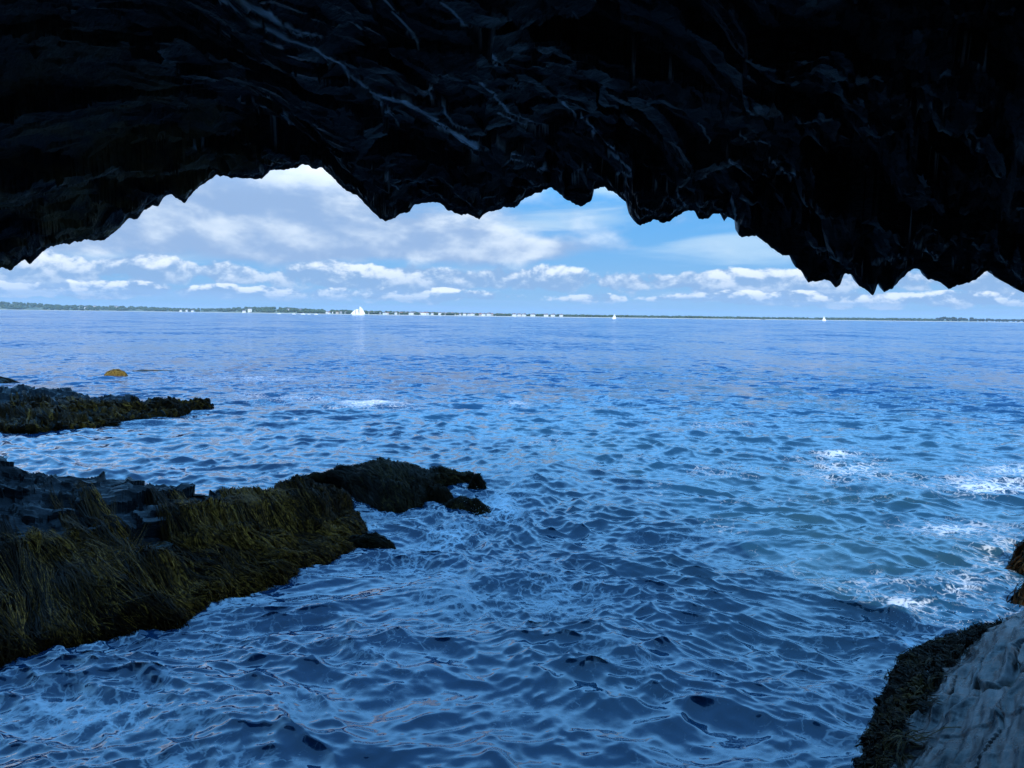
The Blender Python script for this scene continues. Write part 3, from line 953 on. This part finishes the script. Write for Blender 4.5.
    k = np.linspace(0, 1, nf)[1:, None]
    k2 = k ** 1.5
    fz = Z[None] + (H - Z)[None] * k2
    fx = np.broadcast_to(X[None], fz.shape)
    fy = Y[None] + .05 - .15 * (fz - Z[None]) + .25 * fbm(xyz(fx * .8, fz * .8, 1), 4) * sstep(0, .2, k)
    ty = fy[-1][None] - np.array([.5, 1.5, 3, 6, 10, 15])[:, None]
    tx = np.broadcast_to(X[None], ty.shape)
    tz = H[None] + .5 * fbm(xyz(tx * .5, ty * .5, 7), 3)
    tz[-1] = -3
    V = np.concatenate([P[::-1], np.stack([fx, fy, fz], -1), np.stack([tx, ty, tz], -1)], 0)
    nv = V.shape[0]
    at = np.zeros((nv, nc))
    at[:len(dv)] = vein[::-1]
    wa = np.zeros((nv, nc))
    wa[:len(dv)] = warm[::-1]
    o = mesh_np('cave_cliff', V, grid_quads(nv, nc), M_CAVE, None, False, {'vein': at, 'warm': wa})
    tag(o, kind='structure')


cave()

# unseen rock floor under the photographer, coloured pale to bounce light at the ceiling
fx, fy = np.meshgrid(np.linspace(-7, 4.5, 70), np.linspace(-9, 2.6, 60))
fz = 1.35 - 2.4 * sstep(.9, 2.3, fy + .3 * fbm(xyz(fx, fy, 0), 2)) - 1.2 * sstep(1.0, -6, fx) + .12 * fbm(xyz(fx * 2, fy * 2, 1), 4)
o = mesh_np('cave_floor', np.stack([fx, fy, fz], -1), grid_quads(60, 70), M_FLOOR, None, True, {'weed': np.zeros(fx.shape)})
tag(o, kind='structure')

# ------------------------------------------------------------------ the sea
FOAM = [  # px, py, half width px, half height px, amount
    (90, 715, 190, 50, .92), (300, 700, 90, 30, .62), (250, 640, 130, 22, .55), (430, 570, 85, 32, .85), (445, 540, 45, 20, 1.1), (500, 510, 30, 26, 1.15), (520, 480, 26, 18, .75),
    (400, 640, 120, 40, .55), (560, 590, 110, 26, .78), (470, 600, 90, 22, .62), (680, 530, 60, 16, .5), (620, 690, 120, 40, .34), (850, 470, 60, 18, .85), (840, 455, 30, 9, 1.0), (740, 470, 60, 10, .5),
    (990, 486, 75, 11, 1.1), (1020, 470, 60, 9, 1.0), (950, 530, 60, 10, .95), (890, 580, 60, 8, .7), (905, 606, 48, 14, 1.05), (960, 590, 40, 18, .9), (890, 640, 60, 14, .85), (1000, 560, 40, 40, .8),
    (835, 590, 60, 14, .5), (370, 404, 62, 7, 1.0), (300, 398, 100, 9, .75), (513, 403, 22, 4, .85), (260, 378, 120, 5, .75), (430, 380, 80, 5, .35), (690, 425, 60, 6, .55), (560, 440, 50, 8, .4),
    (480, 455, 40, 6, .7), (760, 560, 60, 18, .45), (140, 395, 80, 10, .3), (230, 420, 60, 4, .6), (860, 700, 30, 60, .5), (640, 620, 90, 12, .5), (150, 760, 200, 30, .8)]
WL = []
for poly in (Fm, F2, F3, F4):
    WL.append(catmull(poly, 160)[:, :2])
WL = np.concatenate(WL)


def dist_wl(x, y):
    out = np.full(x.shape, 9.0)
    sel = np.hypot(x, y) < 32
    xs, ys = x[sel], y[sel]
    best = np.full(xs.shape, 81.0)
    for q in WL[::2]:
        best = np.minimum(best, (xs - q[0]) ** 2 + (ys - q[1]) ** 2)
    out[sel] = np.sqrt(best)
    return out


def sea():
    angf = np.arange(-44, 44.001, .088)
    angc1 = np.arange(50, 310, 6.0)
    ang = np.radians(np.concatenate([angf, [45.5, 47.5], angc1, [312.5, 314.5]]))
    rs = [1.2]
    while rs[-1] < 150:
        r = rs[-1]
        rs.append(r + (.15 if r < 3.6 else max(.014, r * r / 2220 * .58)))
    while rs[-1] < 9000:
        rs.append(rs[-1] * 1.09)
    rs[-1] = 9000
    rs = np.array(rs)
    dr = np.gradient(rs)
    A, RR = np.meshgrid(ang, rs)
    x, y = RR * np.sin(A), RR * np.cos(A)
    sp = np.broadcast_to(dr[:, None], x.shape)
    z = np.zeros(x.shape)
    ox = np.zeros(x.shape)
    oy = np.zeros(x.shape)
    g = np.random.default_rng(23)
    # gentle domain warp so that crests are not endless
    wx = x + .9 * fbm(xyz(x * .22, y * .22, 0), 2) + .12 * fbm(xyz(x * 1.3, y * 1.3, 5), 2)
    wy = y + .9 * fbm(xyz(x * .22, y * .22, 9), 2) + .12 * fbm(xyz(x * 1.3, y * 1.3, 7), 2)
    near = sstep(45, 10, RR)
    gust = 1 + .45 * fbm(xyz(x * .15, y * .15, 3), 3)
    n = 110
    calm = np.clip(.95 + 1.1 * fbm(xyz(x * .45, y * .7, 13), 3) + .5 * fbm(xyz(x * 1.6, y * 2.4, 17), 2), .25, 1.9)
    lam = 2.6 * (.085 / 2.6) ** (np.arange(n) / (n - 1))
    for i in range(n):
        l = lam[i] * g.uniform(.9, 1.1)
        th = math.radians(g.normal(-10, 30 if l > .8 else 33))
        kx, ky = math.sin(th) * 2 * PI / l, -math.cos(th) * 2 * PI / l
        slope = .037 * (.62 if l > 1.2 else .85 if l > .55 else 1.55 if l > .17 else 1.25)
        amp = slope * l / (2 * PI)
        w = amp * sstep(2.2, 4.5, l / sp) * (gust if l > .5 else calm)
        ph = kx * wx + ky * wy + g.uniform(0, 2 * PI)
        z += w * np.cos(ph)
        s_ = w * np.sin(ph)
        ox -= math.sin(th) * s_ * 1.0
        oy += math.cos(th) * s_ * 1.0
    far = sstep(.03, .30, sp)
    # small steep ripples, sharper crests
    rp = fbm(xyz(wx * 2.4 + 3, wy * 4.0, 2), 3) * .022 * sstep(30, 12, RR)
    z += rp * gust
    px, py = proj(xyz(x, y, np.zeros(x.shape)))
    valid = y > 1
    foam = np.zeros(x.shape)
    for (a, b, sx, sy, m) in FOAM:
        foam = np.maximum(foam, np.where(valid, m * np.exp(-((px - a) / sx) ** 2 - ((py - b) / sy) ** 2), 0))
    dw = dist_wl(x, y)
    foam = np.maximum(foam, 1.15 * np.exp(-(dw / .38) ** 2) * sstep(-.25, .25, fbm(xyz(x * 1.2, y * 1.2, 11), 2)))
    foam = np.maximum(foam, .55 * np.exp(-(dw / 1.1) ** 2))
    foam = np.maximum(foam, .30 * sstep(26, 9, RR) * sstep(-.15, .3, fbm(xyz(x * .35, y * .35, 31), 2)))
    # churned water where the swell wraps the mound and the foot of the shore rock
    churn = np.where(valid, np.exp(-((px - 470) / 70) ** 2 - ((py - 525) / 40) ** 2) + np.exp(-((px - 900) / 70) ** 2 - ((py - 610) / 30) ** 2) * .8, 0)
    z += churn * (.10 * fbm(xyz(x * 2.2, y * 2.2, 2), 4) + .03 * ridged(xyz(x * 5, y * 5, 4), 3))
    # the swell lump rising right of the mound's end
    z += np.where(valid, .12 * np.exp(-((px - 520) / 60) ** 2 - ((py - 470) / 16) ** 2), 0)
    sun_green = np.where(valid, .95 * np.exp(-((px - 880) / 260) ** 2 - ((py - 540) / 110) ** 2) + .45 * np.exp(-((px - 560) / 120) ** 2 - ((py - 455) / 30) ** 2), 0)  # where the green of sunlit water is painted into the colour
    sun_green = np.clip(sun_green + .12, 0, 1) * sstep(60, 25, RR)
    V = xyz(x + ox, y + oy, z)
    c = len(V.reshape(-1, 3))
    Vf = np.concatenate([V.reshape(-1, 3), [[0, 0, 0]]])
    na = len(ang)
    tri = np.stack([np.full(na, c), (np.arange(na) + 1) % na, np.arange(na)], -1)
    ex = lambda a_: np.concatenate([a_.ravel(), [0]])
    quads = grid_quads(len(rs), na, wrap=True)
    o = mesh_np('sea', Vf, quads[:, ::-1], M_WATER, None, True, {'foam': ex(foam), 'far': ex(far), 'sun_green': ex(sun_green)}, tris=tri[:, ::-1])
    if o.data.polygons[5000].normal.z < 0:
        o.data.flip_normals()
    tag(o, kind='structure')


sea()

# ------------------------------------------------------------------ far shore
HX = lambda px: 315.5 + .0124 * (px - 512)
Dk = np.array([(-400, 3600), (0, 3400), (200, 3000), (300, 2100), (384, 1650), (512, 1550), (640, 1700), (768, 2000), (900, 2500), (1024, 3200), (1400, 4200)], float)
HPX = np.array([(-400, 8), (0, 7.4), (35, 6.8), (60, 5.4), (128, 5.4), (160, 4.6), (192, 3.9), (225, 4.6), (250, 6.6), (285, 6.9), (310, 5.4), (330, 5.0), (400, 4.2), (512, 2.9), (614, 2.8), (700, 2.7), (768, 2.2), (850, 2.8),
                (940, 3.2), (965, 2.8), (990, 1.2), (1024, 1.2), (1100, 1.2), (1400, .6)], float)
shoreD = lambda p: np.interp(p, Dk[:, 0], Dk[:, 1])


def pos_far(px, d, z=0):
    r = ray(np.array(float(px)), np.array(HX(px)))
    k = d / math.hypot(r[0], r[1])
    return np.array([r[0] * k, r[1] * k, z])


def treeh(px):
    return float(np.interp(px, [-400, 300, 400, 900, 1400], [9, 8, 5.0, 5.5, 6]))


m_land, t, b = new_mat('shore_land')
gz = t.n('ShaderNodeNewGeometry')
sz = t.n('ShaderNodeSeparateXYZ')
t.L.new(gz.outputs['Position'], sz.inputs[0])
nn = t.noise(t.mapped((1, 1, 1)), .02, 5)
grass = t.mix(t.ss(.42, .6, nn), (.045, .075, .030), (.16, .17, .075))
t.put(b.inputs['Base Color'], t.mix(t.ss(.9, 2.2, sz.outputs[2]), (.42, .40, .34), grass))
b.inputs['Roughness'].default_value = .9
pxs = np.arange(-400, 1401, 4.0)
prof = [(0, -.6), (12, 1.1), (30, 1.8), (90, .30), (220, .75), (380, 1.0), (700, .8), (1200, -.02)]
V = []
for k, (dd, hh) in enumerate(prof):
    for p in pxs:
        D = shoreD(p)
        top = max(1.2, np.interp(p, HPX[:, 0], HPX[:, 1]) / F * D - treeh(p))
        w = 14 * perlin(np.array([p / 11.0, k * .7, 1.0]))
        q = pos_far(p, D + dd + w)
        z = hh if k < 3 else top * hh * (1 + .12 * perlin(np.array([p / 23.0, k * 1.3, 4.0]))) + (1 if k < 7 else -2)
        q[2] = z
        V.append(q)
o = mesh_np('hills', V, grid_quads(len(prof), len(pxs)), m_land, None, True)
tag(o, kind='structure')

m_wood = plain('far_foliage', (.050, .075, .030), .9, .1, .5, .01)
m_wood2 = plain('far_tree_crown', (.030, .045, .022), .9, .1, .4, .05)
m_trunk = plain('bark', (.10, .08, .06), .9)
ico = bpy.data.meshes.new('i')
import bmesh
bm = bmesh.new()
bmesh.ops.create_icosphere(bm, subdivisions=2, radius=1)
IV = np.array([v.co[:] for v in bm.verts])
IFc = np.array([[v.index for v in f.verts] for f in bm.faces])
bm.free()
bpy.data.meshes.remove(ico)


def crown_pts(c, rx, rz, s):
    v = IV * (1 + .55 * fbm(IV * 2.1 + s, 2)[:, None])
    return v * np.array([rx, rx, rz]) + c


VV, TT, b0 = [], [], 0
g = np.random.default_rng(5)
for i in range(3000):
    p = g.uniform(-90, 985)
    if 935 < p:
        continue
    D = shoreD(p)
    dens = np.interp(p, [0, 300, 330, 520, 620, 1100], [1, 1, .75, .7, .9, 1])
    if g.uniform() > dens:
        continue
    top = max(1.2, np.interp(p, HPX[:, 0], HPX[:, 1]) / F * D - treeh(p))
    dd = g.uniform(45, 390)
    hh = np.interp(dd, [30, 90, 220, 380], [1.5 / top, .30, .75, 1.0]) * top + 1
    th = treeh(p) * g.uniform(.55, 1.15)
    if fbm(np.array([p / 26.0, dd / 90.0, 3.0]), 2) < -.12 and dd < 330:
        continue
    rx = g.uniform(3.5, 8.0)
    c = pos_far(p, D + dd, hh + th * .45)
    VV.append(crown_pts(c, rx, th * .58, i * 3.7))
    TT.append(IFc + b0)
    b0 += len(IV)
o = mesh_np('far_wood', np.concatenate(VV), None, m_wood, None, False, tris=np.concatenate(TT))
tag(o, 'distant green wood covering the far shore', 'wood', kind='stuff')

# single trees at the thin right end of the far shore
for i, p in enumerate([938, 943, 949, 954, 960, 965, 971, 975, 979, 984, 988, 993, 998, 1003, 1008, 1013, 1018, 1023, 1029]):
    D = shoreD(p) + 60
    hgt = float(np.interp(p, [930, 970, 985, 1024], [15, 14, 12, 10])) * g.uniform(.8, 1.15)
    c = pos_far(p, D, 1.5)
    lab = 'tall bushy tree on the right part of the far shore' if p < 980 else 'small tree near the thin right end of the far shore'
    E = empty('shore_tree', tuple(c), 0, lab, 'tree', 'tall trees on the right far shore' if p < 980 else 'small trees at the right end of the far shore')
    n_ = 6
    tr = MB()
    rings = [[(r_ * math.cos(q * PI / 3), r_ * math.sin(q * PI / 3), z_) for q in range(n_)] for r_, z_ in ((.5, 0), (.35, hgt * .4), (.15, hgt * .8))]
    tr.loft(rings)
    tr.build('trunk', m_trunk, E)
    cv, ct, bb = [], [], 0
    for q in range(6):
        cv.append(crown_pts(np.array([g.uniform(-6, 6), g.uniform(-3, 3), hgt * g.uniform(.4, .72)]), g.uniform(3.5, 5.5), hgt * g.uniform(.25, .36), i * 9 + q))
        ct.append(IFc + bb)
        bb += len(IV)
    mesh_np('crown', np.concatenate(cv), None, m_wood2, E, False, tris=np.concatenate(ct))

m_wall = plain('white_clapboard', (.78, .78, .75), .7)
m_wallc = plain('cream_wall', (.62, .56, .44), .7)
m_wallg = plain('grey_wall', (.42, .43, .44), .7)
m_roof = plain('grey_shingle_roof', (.16, .15, .15), .8)
m_roofr = plain('brown_shingle_roof', (.24, .13, .09), .8)
m_win = plain('window_glass', (.04, .05, .07), .2)


def house(px, dd, w, d, h, label, group, wall, roof, rz, z=None):
    D = shoreD(px) + dd
    top = max(1.2, np.interp(px, HPX[:, 0], HPX[:, 1]) / F * shoreD(px) - treeh(px))
    if z is None:
        z = float(np.interp(dd, [0, 12, 30, 90, 220, 380], [0, 1.1, 1.8, .3 * top + 1, .75 * top + 1, top + 1]))
    c = pos_far(px, D, z)
    E = empty('house', tuple(c), rz, label, 'house', group)
    m = MB()
    m.box(-w / 2, w / 2, -d / 2, d / 2, -1.5, h)
    m.build('wall', wall, E)
    r = MB()
    e, rh = .4, d * .36
    r.loft([[(x_, -d / 2 - e, h + .03), (x_, d / 2 + e, h + .03), (x_, 0, h + rh)] for x_ in (-w / 2 - e, w / 2 + e)])
    ro = r.build('roof', roof, E)
    ch = MB()
    ch.box(w * .2, w * .2 + .8, -.4, .4, h + rh * .6, h + rh + 1)
    ch.build('chimney', m_roofr, ro)
    wi = MB()
    wi.box(-w * .3, -w * .1, -d / 2 - .04, -d / 2 - .003, h * .25, h * .6)
    wi.build('window', m_win, E)
    wi = MB()
    wi.box(w * .1, w * .3, -d / 2 - .04, -d / 2 - .003, h * .25, h * .6)
    wi.build('window', m_win, E)


g = np.random.default_rng(77)
HL = [(82, 300, 16, 'pale house high on the far left wooded hill, left of the pair'), (95, 300, 18, 'pale house high on the far left wooded hill, right of the pair'),
      (86.5, 160, 11, 'small white house below the pair on the wooded hill at the far left'), (117, 260, 26, 'long white house alone on the hill, right of the far left pair'),
      (181, 40, 8, 'white house at the water on the low left shore, left of three'), (187, 55, 7, 'white house at the water on the low left shore, middle of three'),
      (193, 40, 9, 'white house at the water on the low left shore, right of three'), (244, 24, 10, 'small white house at the water under the left end of the wooded rise'),
      (250, 60, 12, 'tall bright white house at the water under the wooded rise'), (289, 200, 12, 'white house halfway up the wooded rise'), (300, 190, 10, 'small white house at the right foot of the wooded rise')]
for px, dd, w, lab in HL:
    house(px, dd, w, 9, g.uniform(4, 5.5) if px != 250 else 9, lab, None, m_wall, m_roof, g.uniform(-.4, .4))
px = 327.0
while px < 508:
    if not 349 < px < 366.5:
        left = px < 350
        cr = g.uniform()
        wall, wn = (m_wall, 'white') if cr < .66 else (m_wallc, 'cream') if cr < .85 else (m_wallg, 'grey')
        side_ = 'left of the schooner' if left else 'just right of the schooner' if px < 420 else 'far to the right of the schooner'
        house(px, g.uniform(22, 110), g.uniform(4.5, 9), g.uniform(5, 8), g.uniform(2.6, 4.4), f'small {wn} house on the far shore, {side_}', f'{wn} shore houses {side_}', wall, m_roof if g.uniform() < .7 else m_roofr, g.uniform(-.6, .6))
    px += g.uniform(2.4, 5.4)
for px in (514, 519, 524, 533, 546, 553, 561):
    house(px, g.uniform(22, 50), g.uniform(7, 10), 7, 3.6, 'small white house on the low shore between the schooner and the middle sailboat', 'white houses on the low middle shore', m_wall, m_roof, g.uniform(-.5, .5))

# ------------------------------------------------------------------ boats
m_sail = plain('sail_cloth', (.86, .86, .84), .8, .1, .04)
m_hullw = plain('white_hull', (.8, .8, .8), .3, .5, .04)
m_hulld = plain('dark_hull', (.05, .06, .07), .35, .5)
m_spar = plain('wooden_spar', (.30, .17, .09), .5)


def hull(L, Bm_, H, mat, E, name='hull', sheer=.3):
    m = MB()
    rings = []
    for k in range(11):
        u = -1 + 2 * k / 10
        bw = Bm_ / 2 * max(.04, (1 - abs(u) ** 2.4)) * (1 if u < 0 else .95 + .05)
        top = H + sheer * u * u
        rings.append([(u * L / 2, -bw, top), (u * L / 2, -bw * .8, .1), (u * L / 2 * .93, 0, -H * .5), (u * L / 2, bw * .8, .1), (u * L / 2, bw, top)])
    m.loft(rings)
    return m.build(name, mat, E, True)


def spar(name, a, b_, r, mat, E):
    a, b_ = Vector(a), Vector(b_)
    q = (b_ - a).to_track_quat('Z', 'Y')
    m = MB()
    m.loft([[tuple(p + q @ Vector((rr * math.cos(k * PI / 4), rr * math.sin(k * PI / 4), 0))) for k in range(8)] for p, rr in ((a, r), (b_, r * .6))])
    return m.build(name, mat, E, True)


def sail(name, pts, E, belly=.5):             # pts: 3 or 4 corners in xz; a bellied cloth of small thickness
    pts = [Vector((p[0], 0, p[1])) for p in pts]
    if len(pts) == 3:
        pts = [pts[0], pts[1], pts[2], pts[2]]
    n = 10
    vs = []
    for s_ in (0, .05):
        for i in range(n):
            for j in range(n):
                u, v = i / (n - 1), j / (n - 1)
                p = pts[0].lerp(pts[1], u).lerp(pts[3].lerp(pts[2], u), v)
                vs.append((p.x, -belly * math.sin(PI * u) * math.sin(PI * min(1, v * .9)) + s_, p.z))
    q = np.concatenate([grid_quads(n, n), grid_quads(n, n, base=n * n)[:, ::-1]])
    return mesh_np(name, vs, q, m_sail, E, True)


def at_sea(px, d):
    return tuple(pos_far(px, d, 0))


E = empty('schooner', at_sea(358.2, 1250), math.radians(2), 'white two masted schooner under full sail in front of the far shore houses', 'schooner')
hull(21, 4.6, 1.3, m_hullw, E, sheer=.5)
spar('mast', (1.6, 0, .8), (1.6, 0, 13.4), .24, m_spar, E)
spar('mast', (-4.3, 0, .8), (-4.3, 0, 10.8), .22, m_spar, E)
spar('bowsprit', (-9.6, 0, 1.6), (-13.0, 0, 2.4), .18, m_spar, E)
sail('mainsail', [(2.0, 2.0), (11.6, 2.2), (7.6, 10.2), (2.0, 9.0)], E)
sail('topsail', [(2.0, 9.6), (7.4, 10.6), (2.5, 15.2)], E, .2)
sail('foresail', [(-4.0, 2.0), (.8, 2.0), (.2, 10.2), (-4.0, 9.6)], E)
sail('jib', [(-12.6, 2.4), (-5.0, 2.2), (-4.7, 9.8)], E, .3)
dk = MB()
dk.box(3.0, 6.5, -1.1, 1.1, 1.31, 2.0)
dk.build('deckhouse', m_wallg, E)


def sloop(px, d, s, label, cat='sailboat', flip=1):
    E = empty('sailboat', at_sea(px, d), 0, label, cat)
    hull(6.2 * s, 2.2 * s, .85 * s, m_hullw, E, sheer=.12)
    spar('mast', (0, 0, .7 * s), (0, 0, 8.6 * s), .09 * s, m_spar, E)
    sail('mainsail', [(flip * .15 * s, 1.3 * s), (flip * 2.9 * s, 1.3 * s), (flip * .3 * s, 8.6 * s)], E, .35)
    sail('jib', [(-flip * 2.8 * s, 1.0 * s), (-flip * .1 * s, 1.2 * s), (-flip * .05 * s, 6.6 * s)], E, .3)
    c_ = MB()
    c_.box(-1.0 * s, 1.1 * s, -.6 * s, .6 * s, .86 * s, 1.3 * s)
    c_.build('cabin', m_hullw, E)


sloop(614.2, 1000, .88, 'small white sailboat in the middle, the nearer to the schooner of two')
sloop(824.3, 1400, 1.1, 'small white sailboat far right, alone in front of the dark wooded shore', flip=-1)


def motorboat(px, d, L, label):
    E = empty('motorboat', at_sea(px, d), g.uniform(-.3, .3), label, 'motorboat', 'motorboats moored left of the schooner')
    hull(L, L * .3, L * .12, m_hullw, E, sheer=.25)
    c_ = MB()
    c_.prism([(-L * .18, L * .13), (L * .2, L * .13), (L * .15, L * .30), (-L * .08, L * .30)], -L * .1, L * .1)
    c_.build('cabin', m_hullw, E)
    w_ = MB()
    w_.box(-L * .06, L * .12, -L * .1 - .05, -L * .1 - .01, L * .19, L * .26)
    w_.build('window', m_win, E)


for px, d, L in ((294, 1450, 7), (303, 1350, 9), (309, 1480, 6), (316, 1400, 8), (279, 1600, 8)):
    motorboat(px, d, L, 'small white motorboat lying in front of the far shore left of the schooner')

# ------------------------------------------------------------------ spray above the washed end of the mound
def droplets():
    g = np.random.default_rng(9)
    VV, TT, b0 = [], [], 0
    o4 = np.array([(1, 0, 0), (-1, 0, 0), (0, 1, 0), (0, -1, 0), (0, 0, 1), (0, 0, -1)], float)
    f8 = np.array([(0, 2, 4), (2, 1, 4), (1, 3, 4), (3, 0, 4), (2, 0, 5), (1, 2, 5), (3, 1, 5), (0, 3, 5)])
    for (px, py, y, n, s, h) in ((448, 545, 9.6, 260, .22, .16), (492, 520, 10.6, 260, .25, .14), (400, 560, 9.2, 120, .25, .05), (505, 495, 11.8, 150, .3, .10), (925, 628, 6.9, 160, .22, .10)):
        c = at_z(np.array(float(px)), np.array(float(py)), 0)
        for i in range(n):
            r = g.uniform(.0018, .0045)
            p = c + np.array([g.normal(0, s), g.normal(0, s), abs(g.normal(0, h)) + .01])
            VV.append(o4 * r * g.uniform(.7, 1.4) + p)
            TT.append(f8 + b0)
            b0 += 6
    m, t, b = new_mat('spray_water')
    b.inputs['Base Color'].default_value = (.8, .84, .87, 1)
    b.inputs['Roughness'].default_value = .2
    o = mesh_np('spray', np.concatenate(VV), None, m, None, True, tris=np.concatenate(TT))
    tag(o, 'fine white spray thrown up where waves break round the rocks', 'spray', kind='stuff')


droplets()

# ------------------------------------------------------------------ sea air
m = bpy.data.materials.new('sea_haze')
m.use_nodes = True
nt = m.node_tree
nt.nodes.remove(nt.nodes['Principled BSDF'])
pv = nt.nodes.new('ShaderNodeVolumePrincipled')
pv.inputs['Color'].default_value = (.80, .90, 1, 1)
pv.inputs['Density'].default_value = .00007
pv.inputs['Anisotropy'].default_value = .2
nt.links.new(pv.outputs[0], nt.nodes['Material Output'].inputs['Volume'])
hz = MB()
hz.box(-9300, 9300, -9300, 9300, -8, 60)
o = hz.build('haze', m)
tag(o, 'thin blue sea haze over the bay', 'haze', kind='stuff')

# ------------------------------------------------------------------ output
SC.view_settings.view_transform = 'Standard'
SC.view_settings.look = 'None'
SC.view_settings.exposure = 1.0
SC.view_settings.gamma = 1
SC.cycles.use_denoising = True
SC.cycles.max_bounces = 5
SC.cycles.diffuse_bounces = 3
SC.cycles.glossy_bounces = 3
SC.cycles.volume_bounces = 1
SC.cycles.sample_clamp_indirect = 4
